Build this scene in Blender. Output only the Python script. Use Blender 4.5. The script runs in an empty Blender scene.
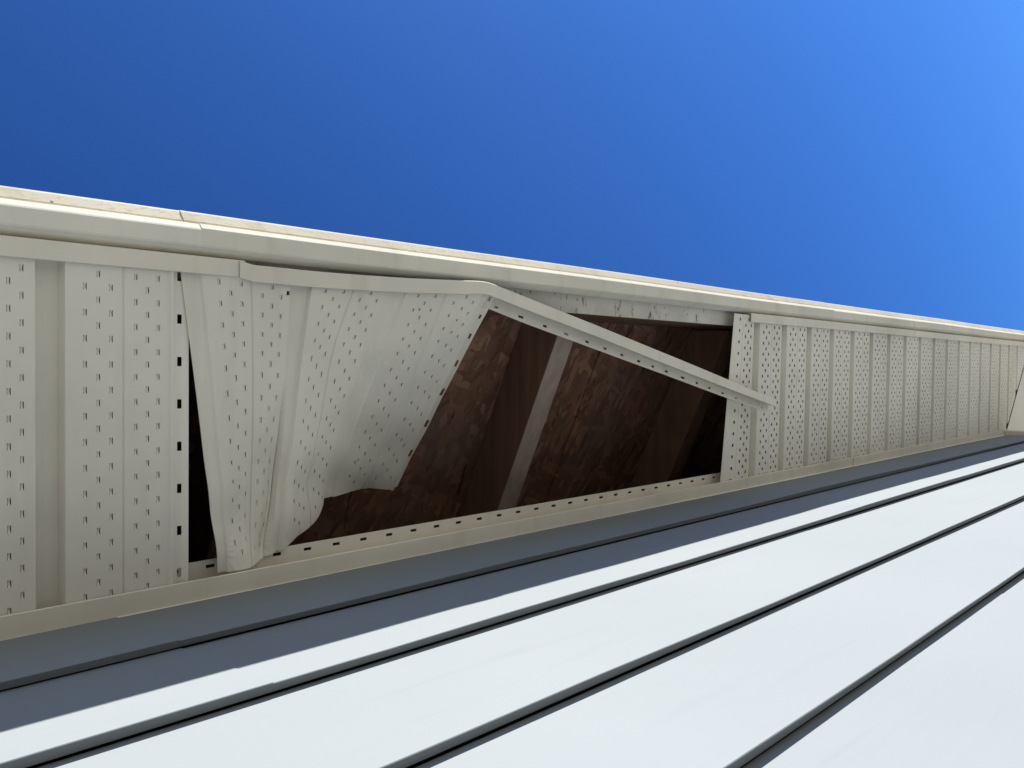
import bpy, bmesh, math, random
from mathutils import Matrix, Vector

random.seed(7)
scene = bpy.context.scene
C = scene.collection

# ------------------------------------------------------------------ camera
cam_d = bpy.data.cameras.new('camera')
cam = bpy.data.objects.new('camera', cam_d); C.objects.link(cam)
cam_d.sensor_width = 36.0
cam_d.lens = 36.0 * 850.0 / 1024.0
cam_d.clip_start = 0.01
cam_d.clip_end = 3000.0
rot = Matrix(((0.68533, 0.01028, -0.72816),
              (-0.01080, -0.99965, -0.02427),
              (-0.72815, 0.02450, -0.68498)))
cam.matrix_world = Matrix.Translation((0.0, -0.207, 1.81)) @ rot.to_4x4()
scene.camera = cam

# ------------------------------------------------------------------ sky, sun, exposure
SUN = Vector((0.175, -0.315, 0.186)).normalized()          # towards the sun
elev = math.asin(SUN.z)
world = bpy.data.worlds.new('World'); scene.world = world
world.use_nodes = True
wn = world.node_tree
sky = wn.nodes.new('ShaderNodeTexSky')
sky.sky_type = 'NISHITA'
sky.sun_disc = False
sky.sun_elevation = elev
sky.sun_rotation = math.atan2(SUN.x, SUN.y)
sky.altitude = 300.0
sky.air_density = 1.0
sky.dust_density = 0.6
sky.ozone_density = 2.5
bg = wn.nodes['Background']
bg.inputs['Strength'].default_value = 0.05
tint = wn.nodes.new('ShaderNodeMix'); tint.data_type = 'RGBA'; tint.blend_type = 'MULTIPLY'   # clear, dry, deep blue air
tint.inputs['Factor'].default_value = 1.0
tint.inputs['B'].default_value = (0.215, 0.505, 1.04, 1.0)
wn.links.new(sky.outputs[0], tint.inputs['A'])
wn.links.new(tint.outputs['Result'], bg.inputs['Color'])

sun_d = bpy.data.lights.new('sun', 'SUN')
sun_d.energy = 5.0
sun_d.angle = math.radians(0.53)
sun_d.color = (1.0, 0.96, 0.89)
sun = bpy.data.objects.new('sun', sun_d); C.objects.link(sun)
sun.rotation_euler = SUN.to_track_quat('Z', 'Y').to_euler()

vs = scene.view_settings
vs.view_transform = 'Standard'
vs.look = 'None'
vs.gamma = 1.0
vs.use_curve_mapping = False
vs.exposure = 1.35
scene.cycles.max_bounces = 12
scene.cycles.diffuse_bounces = 7
scene.cycles.use_denoising = True


# ------------------------------------------------------------------ materials
def new_mat(name):
    m = bpy.data.materials.new(name); m.use_nodes = True
    return m, m.node_tree, m.node_tree.nodes['Principled BSDF']


def node(nt, kind, **kw):
    n = nt.nodes.new(kind)
    for k, v in kw.items():
        if k in n.inputs:
            n.inputs[k].default_value = v
        else:
            setattr(n, k, v)
    return n


def ramp(nt, fac, stops):
    r = nt.nodes.new('ShaderNodeValToRGB')
    while len(r.color_ramp.elements) < len(stops):
        r.color_ramp.elements.new(0.5)
    for e, (p, c) in zip(r.color_ramp.elements, stops):
        e.position = p; e.color = c if len(c) == 4 else (*c, 1)
    nt.links.new(fac, r.inputs['Fac'])
    return r.outputs['Color']


def mix(nt, a, b, fac, mode='MIX'):
    n = nt.nodes.new('ShaderNodeMix'); n.data_type = 'RGBA'; n.blend_type = mode
    for sock, v in ((n.inputs['Factor'], fac), (n.inputs['A'], a), (n.inputs['B'], b)):
        if hasattr(v, 'node'):
            nt.links.new(v, sock)
        else:
            sock.default_value = v if isinstance(v, (int, float)) else (*v, 1)
    return n.outputs['Result']


def coords(nt, scale=(1, 1, 1), rot=(0, 0, 0), kind='POINT'):
    tc = nt.nodes.new('ShaderNodeTexCoord')
    mp = nt.nodes.new('ShaderNodeMapping')
    mp.vector_type = kind
    mp.inputs['Scale'].default_value = scale
    mp.inputs['Rotation'].default_value = rot
    nt.links.new(tc.outputs['Object'], mp.inputs['Vector'])
    return mp.outputs['Vector']


def noise(nt, vec, scale, detail=4.0, rough=0.55):
    n = node(nt, 'ShaderNodeTexNoise', Scale=scale, Detail=detail, Roughness=rough)
    nt.links.new(vec, n.inputs['Vector'])
    return n.outputs['Fac']


def bump(nt, height, strength, dist, bsdf):
    b = nt.nodes.new('ShaderNodeBump')
    b.inputs['Strength'].default_value = strength
    b.inputs['Distance'].default_value = dist
    nt.links.new(height, b.inputs['Height'])
    nt.links.new(b.outputs['Normal'], bsdf.inputs['Normal'])


def vinyl(name, col, dirt=0.35, rough=0.5, specks=True, grime=False):
    m, nt, b = new_mat(name)
    v = coords(nt)
    big = noise(nt, v, 5.0, 5.0)
    c = mix(nt, [x * 1.03 for x in col], [x * 0.86 for x in col], ramp(nt, big, [(0.40, (0, 0, 0)), (0.72, (1, 1, 1))]))
    vs_ = coords(nt, (30, 3.0, 30))
    st = noise(nt, vs_, 1.0, 4.0)
    c = mix(nt, c, [col[0] * 0.66, col[1] * 0.62, col[2] * 0.52],
            ramp(nt, st, [(0.54, (0, 0, 0)), (0.80, (dirt, dirt, dirt))]))
    oi = nt.nodes.new('ShaderNodeObjectInfo')
    c = mix(nt, c, (0.90, 0.89, 0.86), ramp(nt, oi.outputs['Random'], [(0.0, (0, 0, 0)), (1.0, (1, 1, 1))]), 'MULTIPLY')
    smear = noise(nt, coords(nt, (9, 9, 9)), 1.0, 8.0, 0.7)
    c = mix(nt, c, [x * 0.72 for x in col], ramp(nt, smear, [(0.56, (0, 0, 0)), (0.70, (0.5, 0.5, 0.5))]))
    if grime:
        gn = noise(nt, coords(nt, (140, 420, 420)), 1.0, 4.0)
        where = noise(nt, coords(nt, (2.2, 2.2, 2.2)), 1.0, 3.0)
        gk = mix(nt, ramp(nt, gn, [(0.54, (0, 0, 0)), (0.62, (1, 1, 1))]), ramp(nt, where, [(0.45, (0, 0, 0)), (0.62, (0.30, 0.30, 0.30))]), 1.0, 'MULTIPLY')
        c = mix(nt, c, (0.26, 0.19, 0.12), gk)
    if specks:
        vo = node(nt, 'ShaderNodeTexVoronoi', Scale=34.0)
        nt.links.new(v, vo.inputs['Vector'])
        wob = noise(nt, v, 160.0, 2.0)
        mth = nt.nodes.new('ShaderNodeMath'); mth.operation = 'MULTIPLY_ADD'
        nt.links.new(wob, mth.inputs[0]); mth.inputs[1].default_value = 0.10
        nt.links.new(vo.outputs['Distance'], mth.inputs[2])
        spot = ramp(nt, mth.outputs[0], [(0.092, (1, 1, 1)), (0.115, (0, 0, 0))])
        sep = nt.nodes.new('ShaderNodeSeparateColor'); nt.links.new(vo.outputs['Color'], sep.inputs[0])
        some = ramp(nt, sep.outputs[0], [(0.84, (0, 0, 0)), (0.85, (0.8, 0.8, 0.8))])
        k = mix(nt, spot, some, 1.0, 'MULTIPLY')
        c = mix(nt, c, (0.05, 0.04, 0.03), k)
    nt.links.new(c, b.inputs['Base Color'])
    b.inputs['Roughness'].default_value = rough
    b.inputs['Specular IOR Level'].default_value = 0.25
    gr = noise(nt, coords(nt, (60, 400, 60)), 1.0, 3.0)
    bump(nt, gr, 0.08, 0.0006, b)
    return m


CREAM = (0.80, 0.78, 0.705)
M_soffit = vinyl('soffit_vinyl', CREAM)
M_channel = vinyl('channel_vinyl', (0.80, 0.77, 0.68), dirt=0.45)
M_fascia = vinyl('fascia_metal', (0.77, 0.745, 0.66), dirt=0.5, rough=0.85)
M_drip = vinyl('drip_edge_metal', (0.68, 0.63, 0.50), dirt=0.7, rough=0.8, grime=True)


def siding_mat():
    m, nt, b = new_mat('siding_vinyl')
    v = coords(nt)
    c = mix(nt, (0.194, 0.212, 0.224), (0.180, 0.198, 0.210),
            ramp(nt, noise(nt, v, 2.2, 5.0), [(0.35, (0, 0, 0)), (0.70, (1, 1, 1))]))
    c = mix(nt, c, (0.14, 0.15, 0.16), ramp(nt, noise(nt, coords(nt, (3, 3, 45)), 1.0, 5.0),
                                            [(0.60, (0, 0, 0)), (0.82, (0.35, 0.35, 0.35))]))
    nt.links.new(c, b.inputs['Base Color'])
    b.inputs['Roughness'].default_value = 0.8
    b.inputs['Specular IOR Level'].default_value = 0.12
    bump(nt, noise(nt, coords(nt, (5, 60, 170)), 1.0, 5.0), 0.18, 0.0010, b)
    return m


def osb_mat():
    m, nt, b = new_mat('strand_board')
    base = coords(nt)
    warp = node(nt, 'ShaderNodeTexNoise', Scale=14.0, Detail=2.0)
    nt.links.new(base, warp.inputs['Vector'])
    cols = []
    edges = []
    for i, (sc, rz) in enumerate((((22, 85, 30), 0.45), ((24, 95, 30), 1.75), ((30, 120, 30), -0.75))):
        v = coords(nt, [1.0 / x for x in sc], (0, 0, rz), 'TEXTURE')
        ad = nt.nodes.new('ShaderNodeVectorMath'); ad.operation = 'MULTIPLY_ADD'
        nt.links.new(warp.outputs['Color'], ad.inputs[0]); ad.inputs[1].default_value = (2.2, 2.2, 2.2)
        nt.links.new(v, ad.inputs[2])
        vo = node(nt, 'ShaderNodeTexVoronoi', Scale=1.0)
        nt.links.new(ad.outputs[0], vo.inputs['Vector'])
        sep = nt.nodes.new('ShaderNodeSeparateColor'); nt.links.new(vo.outputs['Color'], sep.inputs[0])
        cols.append(sep.outputs[0]); edges.append(sep.outputs[1])
    c1 = ramp(nt, cols[0], [(0.0, (0.22, 0.105, 0.062)), (0.5, (0.32, 0.165, 0.100)), (1.0, (0.43, 0.238, 0.150))])
    c2 = ramp(nt, cols[1], [(0.0, (0.21, 0.100, 0.060)), (0.6, (0.31, 0.160, 0.097)), (1.0, (0.46, 0.258, 0.165))])
    c3 = ramp(nt, cols[2], [(0.0, (0.18, 0.086, 0.053)), (1.0, (0.29, 0.150, 0.095))])
    c = mix(nt, c1, c2, ramp(nt, edges[0], [(0.5, (0, 0, 0)), (0.52, (1, 1, 1))]))
    c = mix(nt, c, c3, ramp(nt, edges[1], [(0.66, (0, 0, 0)), (0.68, (1, 1, 1))]))
    stain = noise(nt, base, 7.0, 5.0)
    c = mix(nt, c, (0.16, 0.13, 0.115), ramp(nt, stain, [(0.46, (0, 0, 0)), (0.68, (0.6, 0.6, 0.6))]))
    crack = noise(nt, coords(nt, (70, 12, 20), (0, 0, 0.5)), 1.0, 3.0)
    c = mix(nt, c, (0.03, 0.018, 0.012), ramp(nt, crack, [(0.66, (0, 0, 0)), (0.70, (0.8, 0.8, 0.8))]))
    nt.links.new(c, b.inputs['Base Color'])
    b.inputs['Roughness'].default_value = 0.75
    bump(nt, cols[0], 0.5, 0.002, b)
    return m


def wood_mat(name, dark, light, axis_scale=(60, 3, 60)):
    m, nt, b = new_mat(name)
    n1 = noise(nt, coords(nt, axis_scale), 1.0, 6.0, 0.65)
    c = ramp(nt, n1, [(0.25, dark), (0.75, light)])
    c = mix(nt, c, [x * 0.55 for x in dark], ramp(nt, noise(nt, coords(nt), 9.0, 4.0), [(0.55, (0, 0, 0)), (0.75, (0.6, 0.6, 0.6))]))
    nt.links.new(c, b.inputs['Base Color'])
    b.inputs['Roughness'].default_value = 0.8
    bump(nt, n1, 0.4, 0.0015, b)
    return m


def painted_board_mat():
    m, nt, b = new_mat('weathered_painted_board')
    v = coords(nt)
    c = mix(nt, (0.66, 0.64, 0.585), (0.50, 0.48, 0.43), ramp(nt, noise(nt, v, 16.0, 5.0), [(0.35, (0, 0, 0)), (0.7, (1, 1, 1))]))
    drip = noise(nt, coords(nt, (85, 40, 7)), 1.0, 5.0, 0.65)
    c = mix(nt, c, (0.045, 0.035, 0.03), ramp(nt, drip, [(0.59, (0, 0, 0)), (0.68, (0.9, 0.9, 0.9))]))
    sp = noise(nt, coords(nt, (150, 60, 60)), 1.0, 3.0)
    c = mix(nt, c, (0.06, 0.045, 0.035), ramp(nt, sp, [(0.66, (0, 0, 0)), (0.72, (0.8, 0.8, 0.8))]))
    nt.links.new(c, b.inputs['Base Color'])
    b.inputs['Roughness'].default_value = 0.7
    bump(nt, drip, 0.3, 0.001, b)
    return m


def plain_mat(name, col, rough=0.8, var=0.3, sc=8.0):
    m, nt, b = new_mat(name)
    n1 = noise(nt, coords(nt), sc, 6.0, 0.6)
    c = ramp(nt, n1, [(0.3, [x * (1 - var) for x in col]), (0.7, [x * (1 + var) for x in col])])
    nt.links.new(c, b.inputs['Base Color'])
    b.inputs['Roughness'].default_value = rough
    bump(nt, n1, 0.3, 0.004, b)
    return m


M_siding = siding_mat()
M_osb = osb_mat()
M_rafter = wood_mat('rafter_wood', (0.17, 0.090, 0.055), (0.33, 0.195, 0.125))
M_edge = wood_mat('pale_rafter_edge', (0.34, 0.26, 0.205), (0.52, 0.42, 0.35))  # paler, greyer wood for the underside of a single rafter
M_nailer = wood_mat('nailer_wood', (0.13, 0.075, 0.045), (0.26, 0.16, 0.10), (3, 60, 60))
M_board = painted_board_mat()
M_felt = plain_mat('black_felt_paper', (0.018, 0.017, 0.018), 0.9)
M_shingle = plain_mat('asphalt_shingle', (0.075, 0.07, 0.065), 0.9, 0.5, 60.0)
M_dimmer = plain_mat('bounce_dimmer_brown', (0.045, 0.032, 0.024), 0.95, 0.5, 40.0)  # dark brown of the added slab that soaks up bounce light
M_ground = plain_mat('dry_lawn_ground', (0.270, 0.265, 0.225), 0.95, 0.25, 3.0)


# ------------------------------------------------------------------ helpers
def obj(name, verts, faces, mat, parent=None, thick=0.0, offset=1.0, smooth=False):
    me = bpy.data.meshes.new(name)
    me.from_pydata([tuple(v) for v in verts], [], faces)
    bm = bmesh.new(); bm.from_mesh(me)
    loose = [v for v in bm.verts if not v.link_faces]
    bmesh.ops.delete(bm, geom=loose, context='VERTS')
    if not thick:
        bmesh.ops.recalc_face_normals(bm, faces=bm.faces)
    bm.to_mesh(me); bm.free()
    me.materials.append(mat)
    if smooth:
        for p in me.polygons:
            p.use_smooth = True
    o = bpy.data.objects.new(name, me); C.objects.link(o)
    if thick:
        md = o.modifiers.new('thickness', 'SOLIDIFY'); md.thickness = thick; md.offset = offset
    if parent is not None:
        o.parent = parent
    return o


def thing(name, label, cat, group=None):
    o = bpy.data.objects.new(name, None); C.objects.link(o)
    o['label'] = label; o['category'] = cat
    if group:
        o['group'] = group
    return o


def grid(rows, skip=None):
    """rows: list of lists of points -> verts, faces (skip(i, j) leaves a cell open)"""
    nr, nc = len(rows), len(rows[0])
    verts = [p for r in rows for p in r]
    faces = []
    for i in range(nr - 1):
        for j in range(nc - 1):
            if skip and skip(i, j):
                continue
            a = i * nc + j
            faces.append((a, a + 1, a + nc + 1, a + nc))
    return verts, faces


def box(name, x0, x1, y0, y1, z0, z1, mat, parent=None, bevel=0.0):
    v = [(x, y, z) for x in (x0, x1) for y in (y0, y1) for z in (z0, z1)]
    f = [(0, 1, 3, 2), (4, 6, 7, 5), (0, 4, 5, 1), (2, 3, 7, 6), (0, 2, 6, 4), (1, 5, 7, 3)]
    o = obj(name, v, f, mat, parent)
    if bevel:
        md = o.modifiers.new('bevel', 'BEVEL'); md.width = bevel; md.segments = 2
    return o


def prism(name, rings, mat, parent=None, caps=True):
    """rings: list of equal closed loops of points"""
    n = len(rings[0])
    verts = [p for r in rings for p in r]
    faces = []
    for i in range(len(rings) - 1):
        for j in range(n):
            a = i * n + j; b = i * n + (j + 1) % n
            faces.append((a, b, b + n, a + n))
    if caps:
        faces.append(tuple(range(n)))
        faces.append(tuple((len(rings) - 1) * n + k for k in range(n)))
    return obj(name, verts, faces, mat, parent)


# ------------------------------------------------------------------ main sizes
ZS = 2.500            # soffit underside
XL, XC = -2.6, 3.0    # left end of the house, outside corner
YB = 3.6              # back of the house
PITCH = 0.4374
def deck_z(y):        # underside of the roof deck
    return 2.6725 + PITCH * (y + 0.2597)
def rafter_z(y):      # underside of the rafters
    return 2.600 + PITCH * (y + 0.2411)

# ------------------------------------------------------------------ ground
gsz = 1500.0
g = obj('ground', [(-gsz, -gsz, 0), (gsz, -gsz, 0), (gsz, gsz, 0), (-gsz, gsz, 0)], [(0, 1, 2, 3)], M_ground)
g['kind'] = 'structure'
dimmer = box('bounce_dimmer', XL - 0.4, XC + 0.9, -1.15, -0.001, -0.05, 0.02, M_dimmer)  # unseen dark slab, added to weaken ground bounce close to the wall
dimmer['kind'] = 'structure'

# ------------------------------------------------------------------ house wall with lap siding
wall = thing('house_wall', 'pale blue-grey lap siding wall, sunlit below the shadow of the eave', 'wall')
box('wall_sheathing', XL, XC - 0.012, 0.012, YB, 0.0, 2.69, M_felt, wall)

laps = [2.3895, 2.2705, 2.1350, 2.0155]
z = 2.0155; k = 0
while z > 0.25:
    z -= (0.1325, 0.1185)[k % 2]; k += 1
    laps.append(z)
tops = [2.4955] + laps[:-1]
joints = {0: [0.275, 2.35], 1: [0.278, 2.35], 2: [1.031, -1.1], 3: [2.1, -1.1]}

def wav(x, s):
    return 0.0008 * math.sin(x * 3.1 + s * 1.7) + 0.0005 * math.sin(x * 7.3 + s * 4.1) + 0.0003 * math.sin(x * 17.9 + s * 2.3)

def siding_board(xa, xb, zb, zt, push, seed, side=False):
    n = max(2, int((xb - xa) / 0.12))
    rings = []
    for i in range(n + 1):
        x = xa + (xb - xa) * i / n
        w = wav(x, seed) - push
        dz = 0.0006 * math.sin(x * 2.3 + seed)
        prof = [(-0.0085 + w, zb + 0.0005 + dz), (-0.0080 + w, zb + dz), (-0.0030, zb + 0.0017 + dz), (-0.0025, zb + 0.0062 + dz), (-0.0006 - push * 0.3, zb + 0.0066 + dz),
                (0.0060, zt + 0.003), (-0.0004 - push, zt + 0.003)]
        if side:
            rings.append([(XC - y, x, zz) for y, zz in prof])
        else:
            rings.append([(x, y, zz) for y, zz in prof])
    o = prism('siding_board', rings, M_siding, wall)
    return o

for ci, (zb, zt) in enumerate(zip(laps, tops)):
    if ci in joints:
        js = sorted(joints[ci])
    else:
        js = sorted([random.uniform(-2.0, 0.0), random.uniform(0.6, 2.4)])
    xs = [XL] + js + [XC - 0.012]
    for si in range(len(xs) - 1):
        over = 0.0 if si == 0 else 0.03
        # the left board laps over the right one
        siding_board(xs[si] - over, xs[si + 1], zb + 0.0001 * si, zt - (0.0 if ci == 0 else 0.0003 * si),
                     (0.0006 if ci < 2 else 0.0003) * (len(xs) - 2 - si), ci * 3.3, False)
    siding_board(0.012, YB, zb, zt, 0.0, ci * 2.1 + 9, True)
# outside corner post
prism('corner_post', [[(XC - 0.045, -0.016, zz), (XC + 0.016, -0.016, zz), (XC + 0.016, 0.045, zz), (XC - 0.004, 0.045, zz),
                       (XC - 0.004, 0.004, zz), (XC - 0.045, 0.004, zz)] for zz in (0.2, 2.4955)], M_channel, wall)

# ------------------------------------------------------------------ roof: deck, rafters, shingles
roof = thing('roof', 'stained brown strand board roof deck and rafters inside the soffit opening', 'roof')
EY = -0.346
def front_sheet(xa, xb, ya, yb):
    pts = [(xa, ya), (xb, ya), (xb, yb), (xa, yb)]
    return prism('deck_sheet', [[(x, y, deck_z(y) + dz) for x, y in pts] for dz in (0.0, 0.011)], M_osb, roof)
YR = 1.8
# hip line runs 45 degrees in plan from the eave corner
exc = XC - EY
seams = [XL, -1.29, -0.072, 1.148]
for i in range(3):
    for ya, yb in ((EY, 0.72), (0.724, YR)):
        front_sheet(seams[i], seams[i + 1] - 0.004, ya, yb)
def poly_sheet(name, pts, mat, dz0, dz1, parent):
    return prism(name, [[(x, y, zz + d) for x, y, zz in pts] for d in (dz0, dz1)], mat, parent)
xr = exc - (YR - EY)
poly_sheet('deck_sheet', [(1.148, EY, deck_z(EY)), (exc, EY, deck_z(EY)), (xr, YR, deck_z(YR)), (1.148, YR, deck_z(YR))], M_osb, 0.0, 0.011, roof)
zr, ze = deck_z(YR), deck_z(EY)
YE = 2 * YR - EY
poly_sheet('deck_sheet', [(exc, EY, ze), (exc, YE, ze), (xr, YR, zr)], M_osb, 0.0, 0.011, roof)
poly_sheet('deck_sheet', [(XL, YE, ze), (exc, YE, ze), (xr, YR, zr), (XL, YR, zr)], M_osb, 0.0, 0.011, roof)
# shingle skins
e2 = EY - 0.002
poly_sheet('shingle_layer', [(XL, e2, deck_z(e2)), (XC - e2, e2, deck_z(e2)), (xr, YR, zr), (XL, YR, zr)], M_shingle, 0.0135, 0.0215, roof)
poly_sheet('shingle_layer', [(XC - e2, e2, deck_z(e2)), (XC - e2, YE, deck_z(e2)), (xr, YR, zr)], M_shingle, 0.0135, 0.0215, roof)
poly_sheet('shingle_layer', [(XL, YE, ze), (exc, YE, ze), (xr, YR, zr), (XL, YR, zr)], M_shingle, 0.0135, 0.0215, roof)
# gable end on the far left
prism('gable_end', [[(x, -0.28, 2.52), (x, YE - 0.07, 2.52), (x, YR, zr - 0.004), (x, -0.28, deck_z(-0.28) - 0.004)] for x in (XL, XL + 0.02)], M_felt, roof)
# rafters
for xa in (-2.36, -1.89, -1.42, -0.95, -0.48, -0.01, 0.46, 0.931, 1.402, 1.872, 2.342, 2.812):
    w = 0.041
    ring = lambda x: [(x, -0.2722, rafter_z(-0.2722)), (x, 1.0, rafter_z(1.0)), (x, 1.0, deck_z(1.0) - 0.001), (x, -0.2722, deck_z(-0.2722) - 0.001)]
    o = prism('rafter', [ring(xa), ring(xa + w)], M_rafter, roof)
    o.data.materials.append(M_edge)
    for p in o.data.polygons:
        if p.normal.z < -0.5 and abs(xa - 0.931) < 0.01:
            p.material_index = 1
    md = o.modifiers.new('bevel', 'BEVEL'); md.width = 0.0015; md.segments = 2
# nailer along the wall behind the receiving channel
box('nailer', XL, XC - 0.02, -0.010, 0.0118, 2.5205, 2.556, M_nailer, roof, 0.001)

# ------------------------------------------------------------------ fascia
BJ = 2.2
fascia = thing('fascia', 'cream metal fascia and drip edge along the roof line against the sky', 'fascia')
def backing(x0, x1, y0, y1):
    o = box('backing_board', x0, x1, y0, y1, 2.5190, 2.640, M_board, fascia)
    o.data.materials.append(M_rafter)
    for p in o.data.polygons:
        n, c = p.normal, p.center
        if (x1 - x0 > y1 - y0 and n.y > 0.5) or (x1 - x0 < y1 - y0 and n.x < -0.5):
            p.material_index = 1                 # the hidden face was never painted
for xa, xb in ((XL, -1.43), (-1.428, BJ - 0.001), (BJ + 0.001, XC + 0.2725)):
    backing(xa, xb, -0.3165, -0.2738)
backing(XC + 0.2725, XC + 0.3165, -0.272, YB)

def sweep(name, prof, xa, xb, mat, parent, thick, mitre=False, wob=0.0, seed=0.0, step=0.10, offset=0.0):
    """prof: (y, z) points of an open strip swept along the eave; mitre continues it round the corner"""
    n = max(1, int((xb - xa) / step))
    rows = []
    for i in range(n + 1):
        x = xa + (xb - xa) * i / n
        dy = wob * (math.sin(x * 4.3 + seed) + 0.6 * math.sin(x * 9.1 + seed * 2)) if wob else 0
        dz = wob * (math.cos(x * 3.7 + seed) + 0.5 * math.sin(x * 12.3 + seed)) if wob else 0
        if mitre and i == n:
            rows.append([(XC - y, y, zz) for y, zz in prof])
        else:
            rows.append([(x, y + dy, zz + dz) for y, zz in prof])
    if mitre:
        rows.append([(XC - y, YB, zz) for y, zz in prof])
    v, f = grid(rows)
    return obj(name, v, f, mat, parent, thick=thick, offset=offset)

cover = [(-0.2974, 2.5150), (-0.2976, 2.5098), (-0.3034, 2.4996), (-0.3048, 2.4990), (-0.3172, 2.5002), (-0.3185, 2.5012), (-0.3227, 2.5051), (-0.3227, 2.5060), (-0.3195, 2.5066)]
cover2 = [(y - 0.0004 if y < -0.318 else y, zz - 0.0001) for y, zz in cover]
for xa, xb, pr, mt, sd in ((XL, -0.9, cover2, False, 0.2), (-0.93, 0.372, cover, False, 1.0), (0.347, 1.66, cover2, False, 2.0), (1.64, XC, cover, True, 3.1)):
    sweep('fascia_cover', pr, xa, xb, M_fascia, fascia, 0.0008, mt, 0.0004, 1.0)
drip = [(-0.3180, 2.5098), (-0.3244, 2.5092), (-0.3250, 2.5096), (-0.3326, 2.5158), (-0.3338, 2.5170), (-0.3341, 2.5190), (-0.3341, 2.6050), (-0.3480, 2.6190), (-0.3510, 2.6280), (-0.3480, 2.6310), (-0.3300, 2.6395)]
drip2 = [(y - 0.0004, zz - 0.0003) for y, zz in drip]
for xa, xb, pr, mt, sd in ((XL, 0.355, drip, False, 0.7), (0.335, 1.652, drip2, False, 1.9), (1.64, XC, drip, True, 4.0)):
    sweep('drip_edge', pr, xa, xb, M_drip, fascia, 0.0008, mt, 0.0004, 1.0)

# ------------------------------------------------------------------ soffit panels
P = 0.1016
COLS = (0.0310, 0.0409, 0.0506, 0.0700, 0.0795, 0.0882)
ROW = 0.0190
SL, SG = 0.0054, 0.0016       # slit length, bridge width

def u_breaks(skip_first=False, SW=0.0005, free=False):
    """-> list of (u, w, code): code of the cell that starts at u ('' solid, ('s', col) slit, ('b', col) bridge)"""
    out = []
    for k in range(3):
        b = k * P
        if k == 0:
            out += [(0.0, 0.0112, ''), (0.0030, 0.0118, ''), (0.0070, 0.0118, ''), (0.0110, 0.0118, ''), (0.0148, 0.0112, ''), (0.0166, 0.0, '')]
        else:
            out += [(b - 0.0044, 0.0, ''), (b - 0.0036, 0.0112, ''), (b + 0.0050, 0.0122, ''), (b + 0.0148, 0.0112, ''), (b + 0.0166, 0.0, '')]
        for ci, c in enumerate(COLS):
            if ci == 3:
                out += [(b + 0.0590, 0.0, ''), (b + 0.0603, 0.0013, ''), (b + 0.0616, 0.0, '')]
            x = b + c
            odd = ci % 2
            if skip_first and k == 0 and ci <= 1:
                continue
            out += [(x - SG / 2 - SW, 0.0, ('s', odd)), (x - SG / 2, 0.0, ('b', odd)), (x + SG / 2, 0.0, ('s', odd)), (x + SG / 2 + SW, 0.0, '')]
    if free:
        return out + [(3 * P - 0.0052, 0.0, ''), (3 * P - 0.0030, -0.0020, ''), (3 * P - 0.0012, -0.0018, ''), (3 * P, 0.0045, '')]
    out += [(3 * P - 0.0046, 0.0, ''), (3 * P - 0.0040, 0.0012, ''), (3 * P - 0.0036, 0.0134, '')]
    return out

def v_breaks(length, start=0.004, row=0.0190):
    """-> list of (v, code): cell code 0 solid, 1 slit row of even columns, 2 slit row of odd columns"""
    out = [(0.0, 0)]
    v = start; k = 0
    while v + SL < length - 0.004:
        out += [(v, 1 + k % 2), (v + SL, 0)]
        v += row / 2; k += 1
    out.append((length, 0))
    return out

def panel_mesh(fn, length, start=0.004, skip_first=False, keep=None, SW=0.0005, lift=0.0009, free=False, row=0.0190, tear=None):
    """fn(u, v, w) -> point. v runs from the front (0) to the wall. Slit cells stay open; the bridge between two slits is raised."""
    ub, vb = u_breaks(skip_first, SW, free), v_breaks(length, start, row)
    if keep:
        ub = [(keep, -0.0010, ''), (keep + 0.0015, 0.0, '')] + [b for b in ub if b[0] >= keep + 0.002]
    nu = len(ub)
    verts = [fn(u, v, w) for v, _ in vb for u, w, _ in ub]
    faces = []
    for i in range(len(vb) - 1):
        row = vb[i][1]
        for j in range(nu - 1):
            code = ub[j][2]
            a = i * nu + j
            if tear and ub[j][0] <= tear[0] < ub[j + 1][0] and vb[i][0] <= tear[1] < vb[i + 1][0]:
                # ragged little tear
                m0 = len(verts)
                um = ub[j][0] + 0.55 * (ub[j + 1][0] - ub[j][0])
                verts += [fn(um, vb[i][0], 0.0), fn(um + 0.0006, vb[i + 1][0], 0.0012)]
                faces.append((a, m0, m0 + 1, a + nu))
                continue
            if code and row and code[1] == row - 1:
                if code[0] == 's':
                    continue
                # raised louvre bridge
                m0 = len(verts)
                u0, u1 = ub[j][0], ub[j + 1][0]
                v0, v1 = vb[i][0], vb[i + 1][0]
                d = (v1 - v0) * 0.34
                verts += [fn(u0, v0 + d, lift), fn(u1, v0 + d, lift), fn(u0, v1 - d, lift), fn(u1, v1 - d, lift)]
                faces += [(a, a + 1, m0 + 1, m0), (m0, m0 + 1, m0 + 3, m0 + 2), (m0 + 2, m0 + 3, a + nu + 1, a + nu)]
                continue
            faces.append((a, a + 1, a + nu + 1, a + nu))
    return verts, faces

def flange_mesh(fn, length, u0=3 * P - 0.0038, width=0.0172, w=0.0136, inset=0.0075):
    us = [u0, u0 + inset, u0 + inset + 0.0035, u0 + width]
    vs_ = [0.0]; codes = []
    v = 0.012
    while v + 0.0078 < length - 0.006:
        codes += [0, 1]
        vs_ += [v, v + 0.0078]
        v += 0.0358
    codes.append(0); vs_.append(length)
    rows = [[fn(u, vv, w - (0.0022 if w < 0.01 else 0.0) * j / 3.0) for j, u in enumerate(us)] for vv in vs_]
    return grid(rows, lambda i, j: codes[i] == 1 and j == 1)

soffit = thing('soffit', 'cream perforated soffit in narrow ribbed strips with a dark torn-open gap', 'soffit')
Y0, Y1 = -0.2930, -0.0045
LEN = Y1 - Y0
ZP = ZS + 0.0025

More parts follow.
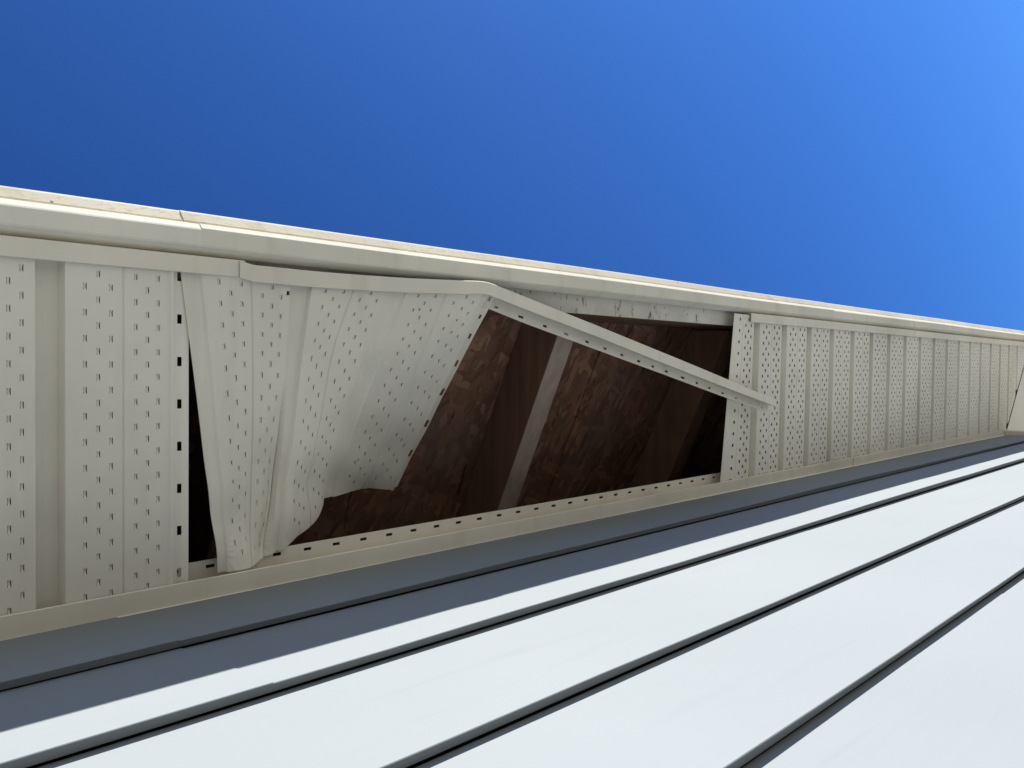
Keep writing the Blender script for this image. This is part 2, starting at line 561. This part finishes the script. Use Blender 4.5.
def cut_mitre(o):
    me = o.data
    bm = bmesh.new(); bm.from_mesh(me)
    bmesh.ops.bisect_plane(bm, geom=bm.verts[:] + bm.edges[:] + bm.faces[:], plane_co=(2.984, -0.003, ZS), plane_no=(1, 1, 0), clear_outer=True)
    bm.to_mesh(me); bm.free()

def fixed_panel(x0, scale=1.0, shear=None, start=0.004, skip_first=False, keep=None, mitre=False, tilt=0.0, SW=0.0005, lift=0.0009, free=False, row=0.0190):
    def fn(u, v, w):
        x = x0 + u * scale
        s = shear(x) if shear else 0.0
        return (x - s * v / LEN, Y0 + v, ZP + w + tilt * (u / (3 * P)))
    v, f = panel_mesh(fn, LEN, start, skip_first, keep, SW, lift, free, row)
    o = obj('soffit_panel', v, f, M_soffit, soffit, thick=0.0004)
    if mitre:
        cut_mitre(o)
    v, f = flange_mesh(fn, LEN, 3 * P - 0.0002, 0.0142, 0.0047, 0.0049) if free else flange_mesh(fn, LEN)
    fl = obj('nail_flange', v, f, M_soffit, o, thick=0.0004)
    if mitre:
        cut_mitre(fl)
        if not fl.data.polygons:
            bpy.data.objects.remove(fl)
    return o

x0 = 0.3237 - 3 * P
while x0 > XL - 0.2:
    fixed_panel(x0, start=0.003 + random.uniform(0, 0.006), free=(x0 > 0), row=0.0202)
    x0 -= 3 * P

def shear_right(x):
    return 0.006 * max(0.0, min(1.0, (2.7 - x) / 1.2)) + 0.034 * math.exp(-max(0.0, x - 1.2643) / 0.045)
SC = 1.0207
x0 = 1.2366; i = 0
while x0 < 3.27:
    fixed_panel(x0, SC, shear_right, 0.003 + random.uniform(0, 0.006), skip_first=(i == 0), keep=0.0285 if i == 0 else None, mitre=True, SW=0.0012, lift=0.0024)
    x0 += 3 * P * SC; i += 1

# panels of the return eave beyond the corner (ribs run across that eave)
def side_panel(y0):
    def fn(u, v, w):
        return (XC - (Y0 + v), y0 + u, ZP + w)
    v, f = panel_mesh(fn, LEN, SW=0.0012, lift=0.0024)
    o = obj('soffit_panel', v, f, M_soffit, soffit, thick=-0.0004)
    bm = bmesh.new(); bm.from_mesh(o.data)
    bmesh.ops.bisect_plane(bm, geom=bm.verts[:] + bm.edges[:] + bm.faces[:], plane_co=(XC + 0.0090, -0.003, ZS), plane_no=(1, 1, 0), clear_inner=True)
    bm.to_mesh(o.data); bm.free()
    if not o.data.polygons:
        bpy.data.objects.remove(o)
for k in range(6):
    side_panel(0.004 + 3 * P * k)
# plain corner piece between the mitre and the return eave
m0 = 2.984 + 0.0065
obj('corner_panel', [(m0 + 0.0045, -0.0045, ZP), (m0 + 0.3, -0.3, ZP), (XC + 0.293, -0.3, ZP), (XC + 0.293, 0.002, ZP), (m0 + 0.0045, 0.002, ZP)], [(0, 1, 2, 3, 4)], M_soffit, soffit, thick=-0.0006)

# receiving channels: an open U strip, its upper leg pierced by nail slots
def channel_rows(frames, prof):
    """frames: list of (origin, along_in, up) ; prof: (a, h) offsets inwards and upwards"""
    return [[o + a * p + b * q for p, q in prof] for o, a, b in frames]

def slotted(frames_at, total, prof, slot_j, pitch=0.040, slot=0.0095, first=0.012):
    s = 0.0; cuts = [(0.0, 0)]
    t = first
    while t + slot < total - 0.004:
        cuts += [(t, 1), (t + slot, 0)]
        t += pitch
    cuts.append((total, 0))
    rows = channel_rows([frames_at(c) for c, _ in cuts], prof)
    codes = [c for _, c in cuts]
    return grid(rows, lambda i, j: codes[i] == 1 and j == slot_j)

FRONT = [(0.0142, 0.0018), (0.0140, 0.0), (0.0005, 0.0), (0.0, 0.0005), (0.0, 0.0170), (0.0140, 0.0174), (0.0190, 0.0174), (0.0222, 0.0174), (0.0262, 0.0174)]
WALLP = [(0.0178, 0.0016), (0.0175, 0.0), (0.0004, 0.0002), (0.0, -0.0030), (-0.0006, 0.0005), (-0.0006, 0.0185), (0.0190, 0.0190), (0.0222, 0.0190), (0.0252, 0.0190), (0.0296, 0.0190)]
def front_frame(xa, y=-0.2952, z=ZS - 0.0012):
    return lambda s: (Vector((xa + s, y + 0.0004 * math.sin((xa + s) * 3), z + 0.0004 * math.sin((xa + s) * 5))), Vector((0, 1, 0)), Vector((0, 0, 1)))
def wall_frame(xa, dz=0.0):
    return lambda s: (Vector((xa + s, -0.0012 + 0.0008 * math.sin((xa + s) * 2.2), ZS - 0.0012 + dz + 0.0006 * math.sin((xa + s) * 3.1))), Vector((0, -1, 0)), Vector((0, 0, 1)))
for xa, xb in ((XL, 0.3865), (1.3175, XC + 0.294)):
    v, f = slotted(front_frame(xa), xb - xa, FRONT, 6)
    o = obj('front_channel', v, f, M_channel, soffit, thick=0.0009, offset=0.0)
for xa, xb, dz in ((XL, 1.79, 0.0), (1.765, XC + 0.0, -0.0013)):
    v, f = slotted(wall_frame(xa, dz), xb - xa, WALLP, 7, pitch=0.0335, slot=0.0085)
    obj('wall_channel', v, f, M_channel, soffit, thick=0.0009, offset=0.0)

# ------------------------------------------------------------------ buckled loose panel
def catmull(p0, p1, p2, p3, t):
    return 0.5 * ((2 * p1) + (p2 - p0) * t + (2 * p0 - 5 * p1 + 4 * p2 - p3) * t * t + (3 * p1 - p0 - 3 * p2 + p3) * t ** 3)

def spline(knots, pts, x):
    n = len(knots)
    x = max(knots[0] - 0.2, min(knots[-1] + 0.2, x))
    i = 0
    while i < n - 2 and x > knots[i + 1]:
        i += 1
    t = (x - knots[i]) / (knots[i + 1] - knots[i])
    p1, p2 = pts[i], pts[i + 1]
    p0 = pts[i - 1] if i > 0 else p1 * 2 - p2
    p3 = pts[i + 2] if i < n - 2 else p2 * 2 - p1
    if t < 0 or t > 1:                       # run straight on past the ends
        return p1 + (p2 - p1) * t
    return catmull(p0, p1, p2, p3, t)

SHEET = [
    (0.0000, [(0.3303, -0.2806, 2.5020), (0.3409, -0.1968, 2.5000), (0.3518, -0.1168, 2.5000), (0.3588, -0.0683, 2.5010), (0.3656, -0.0196, 2.5030)]),
    (0.0520, [(0.3848, -0.2789, 2.4995), (0.3882, -0.2074, 2.5000), (0.3934, -0.1354, 2.5070), (0.3964, -0.0802, 2.5120), (0.3931, -0.0200, 2.5040)]),
    (0.1070, [(0.4423, -0.2778, 2.4970), (0.4359, -0.2079, 2.4980), (0.4301, -0.1384, 2.5000), (0.4248, -0.0782, 2.5030), (0.4227, -0.0259, 2.5060)]),
    (0.1570, [(0.4962, -0.2787, 2.4950), (0.4755, -0.2180, 2.4980), (0.4664, -0.1506, 2.5040), (0.4621, -0.0970, 2.5140), (0.4755, -0.0400, 2.5340)]),
    (0.2070, [(0.5517, -0.2796, 2.4930), (0.5289, -0.2190, 2.4990), (0.5104, -0.1635, 2.5100), (0.5054, -0.1122, 2.5280), (0.5144, -0.0616, 2.5600)]),
    (0.2570, [(0.6105, -0.2814, 2.4915), (0.5959, -0.2202, 2.5080), (0.5876, -0.1603, 2.5360), (0.5871, -0.1085, 2.5700), (0.5910, -0.0579, 2.6080)]),
    (0.3048, [(0.6801, -0.2838, 2.4900), (0.6652, -0.2351, 2.5080), (0.6607, -0.1729, 2.5460), (0.6591, -0.1119, 2.5880), (0.6568, -0.0514, 2.6280)]),
    (0.3190, [(0.6958, -0.2814, 2.4895), (0.6804, -0.2344, 2.5090), (0.6741, -0.1726, 2.5470), (0.6718, -0.1110, 2.5900), (0.6687, -0.0524, 2.6310)]),
]
UK = [s[0] for s in SHEET]
CREASE = UK[4]
VK = [0.0, 0.30, 0.56, 0.78, 1.0]
CTRL = [[Vector(p) for p in s[1]] for s in SHEET]
LL = 0.262                                    # visible length of the panel
FRONT_TUCK = 0.009
def sheet(u, v):
    t = (v - FRONT_TUCK) / LL
    row = [spline(VK, col, t) for col in CTRL]
    if u < CREASE:                           # the sheet is creased sharply along its second rib
        return spline(UK[:5], row[:5], u)
    return spline(UK[4:], row[4:], u)
def loose_fn(u, v, w):
    p = sheet(u, v)
    e = 0.002
    n = (sheet(u + e, v) - sheet(u - e, v)).cross(sheet(u, v + e) - sheet(u, v - e))
    n.normalize()
    # small crumples towards the torn wall end
    c = max(0.0, (v - 0.12) / 0.15)
    cr = 0.0015 * c * (1.2 - 2 * abs(math.sin(u * 48 + v * 21)) + math.sin(u * 47 - v * 88 + 1.0))
    if u < 0.03:                              # open lock edge
        w *= 0.16
    elif w > 0.003 and u < 3 * P - 0.01:      # the ribs have been pulled flatter here
        w *= 0.42 if u < 1.5 * P else 0.14
    # sharp fold: a facet pushed in beside the first rib
    if v > 0.105:
        ul = spline([0.105, 0.15, 0.20, 0.24, 0.28], [0.094, 0.072, 0.050, 0.047, 0.056], v)
        h = spline([0.105, 0.15, 0.195, 0.235, 0.285], [0.0, 0.008, 0.016, 0.015, 0.009], v)
        if ul < u <= 0.0955:
            cr += h * (u - ul) / (0.0955 - ul)
        elif 0.0955 < u < 0.1050:
            cr += h * (1.0 - (u - 0.0955) / 0.0095)
    return p + n * (w + 0.0008 + cr)

loose = thing('loose_soffit_panel', 'buckled perforated soffit panel twisted loose beside the dark opening', 'soffit panel')
v, f = panel_mesh(loose_fn, FRONT_TUCK + LL, 0.011, free=True, row=0.0194, tear=(0.0930, 0.0185))
pan = obj('panel_sheet', v, f, M_soffit, loose, thick=0.0005)
v, f = flange_mesh(loose_fn, FRONT_TUCK + LL, 3 * P - 0.0002, 0.0142, 0.0047, 0.0049)
obj('nail_flange', v, f, M_soffit, loose, thick=0.0005)

# ------------------------------------------------------------------ dangling trim channel
STRIP = [  # outer lip edge, inner lip edge
    ((0.3807, -0.2942, 2.4975), (0.3808, -0.2794, 2.4975)),
    ((0.3915, -0.2916, 2.4960), (0.3915, -0.2792, 2.4960)),
    ((0.4138, -0.2913, 2.4950), (0.4139, -0.2792, 2.4950)),
    ((0.4712, -0.2911, 2.4925), (0.4713, -0.2797, 2.4925)),
    ((0.5540, -0.2928, 2.4895), (0.5541, -0.2806, 2.4895)),
    ((0.6285, -0.2959, 2.4875), (0.6286, -0.2846, 2.4875)),
    ((0.6732, -0.2977, 2.4865), (0.6702, -0.2897, 2.4865)),
    ((0.7052, -0.2921, 2.4860), (0.7004, -0.2838, 2.4860)),
    ((0.7741, -0.2777, 2.4850), (0.7707, -0.2655, 2.4850)),
    ((0.8800, -0.2553, 2.4825), (0.8761, -0.2403, 2.4825)),
    ((0.9910, -0.2311, 2.4800), (0.9853, -0.2157, 2.4800)),
    ((1.1192, -0.2031, 2.4770), (1.1112, -0.1867, 2.4770)),
    ((1.3605, -0.1488, 2.4710), (1.3463, -0.1364, 2.4710)),
]
OUT = [Vector(a) for a, b in STRIP]
INN = [Vector(b) for a, b in STRIP]
SK = [0.0]
for a, b in zip(OUT, OUT[1:]):
    SK.append(SK[-1] + (b - a).length)
def strip_frame(s):
    o = spline(SK, OUT, s)
    a = (spline(SK, INN, s) - o).normalized()
    t = (spline(SK, OUT, s + 0.004) - spline(SK, OUT, s - 0.004)).normalized()
    up = t.cross(a).normalized()
    if up.z < 0:
        up = -up
    # the loose run is twisted about its length
    k = max(0.0, min(1.0, (s - 0.24) / 0.25))
    r = Matrix.Rotation(math.radians(-4.0 + 5.0 * math.sin(s * 11.0)) * k, 3, t)
    return o, r @ a, r @ up
strip = thing('loose_trim_channel', 'thin slotted trim channel fallen from the fascia, slanting across the opening', 'trim strip')
# finer rows so that the bend stays smooth
def slotted_fine(frames_at, total, prof, slot_j, pitch, slot, first):
    cuts = [(0.0, 0)]
    t = first
    while t + slot < total - 0.004:
        cuts += [(t, 1), (t + slot, 0), (t + slot + (pitch - slot) / 3, 0), (t + slot + 2 * (pitch - slot) / 3, 0)]
        t += pitch
    cuts = [c for c in cuts if c[0] < total - 0.001] + [(total, 0)]
    rows = channel_rows([frames_at(c) for c, _ in cuts], prof)
    codes = [c for _, c in cuts]
    return grid(rows, lambda i, j: codes[i] == 1 and j == slot_j)
LOOSE = [(a, h if h < 0.01 else h - 0.0045) for a, h in FRONT]
v, f = slotted_fine(strip_frame, SK[-1], LOOSE, 6, 0.040, 0.0075, 0.012)
obj('channel_strip', v, f, M_channel, strip, thick=0.0009, offset=0.0)
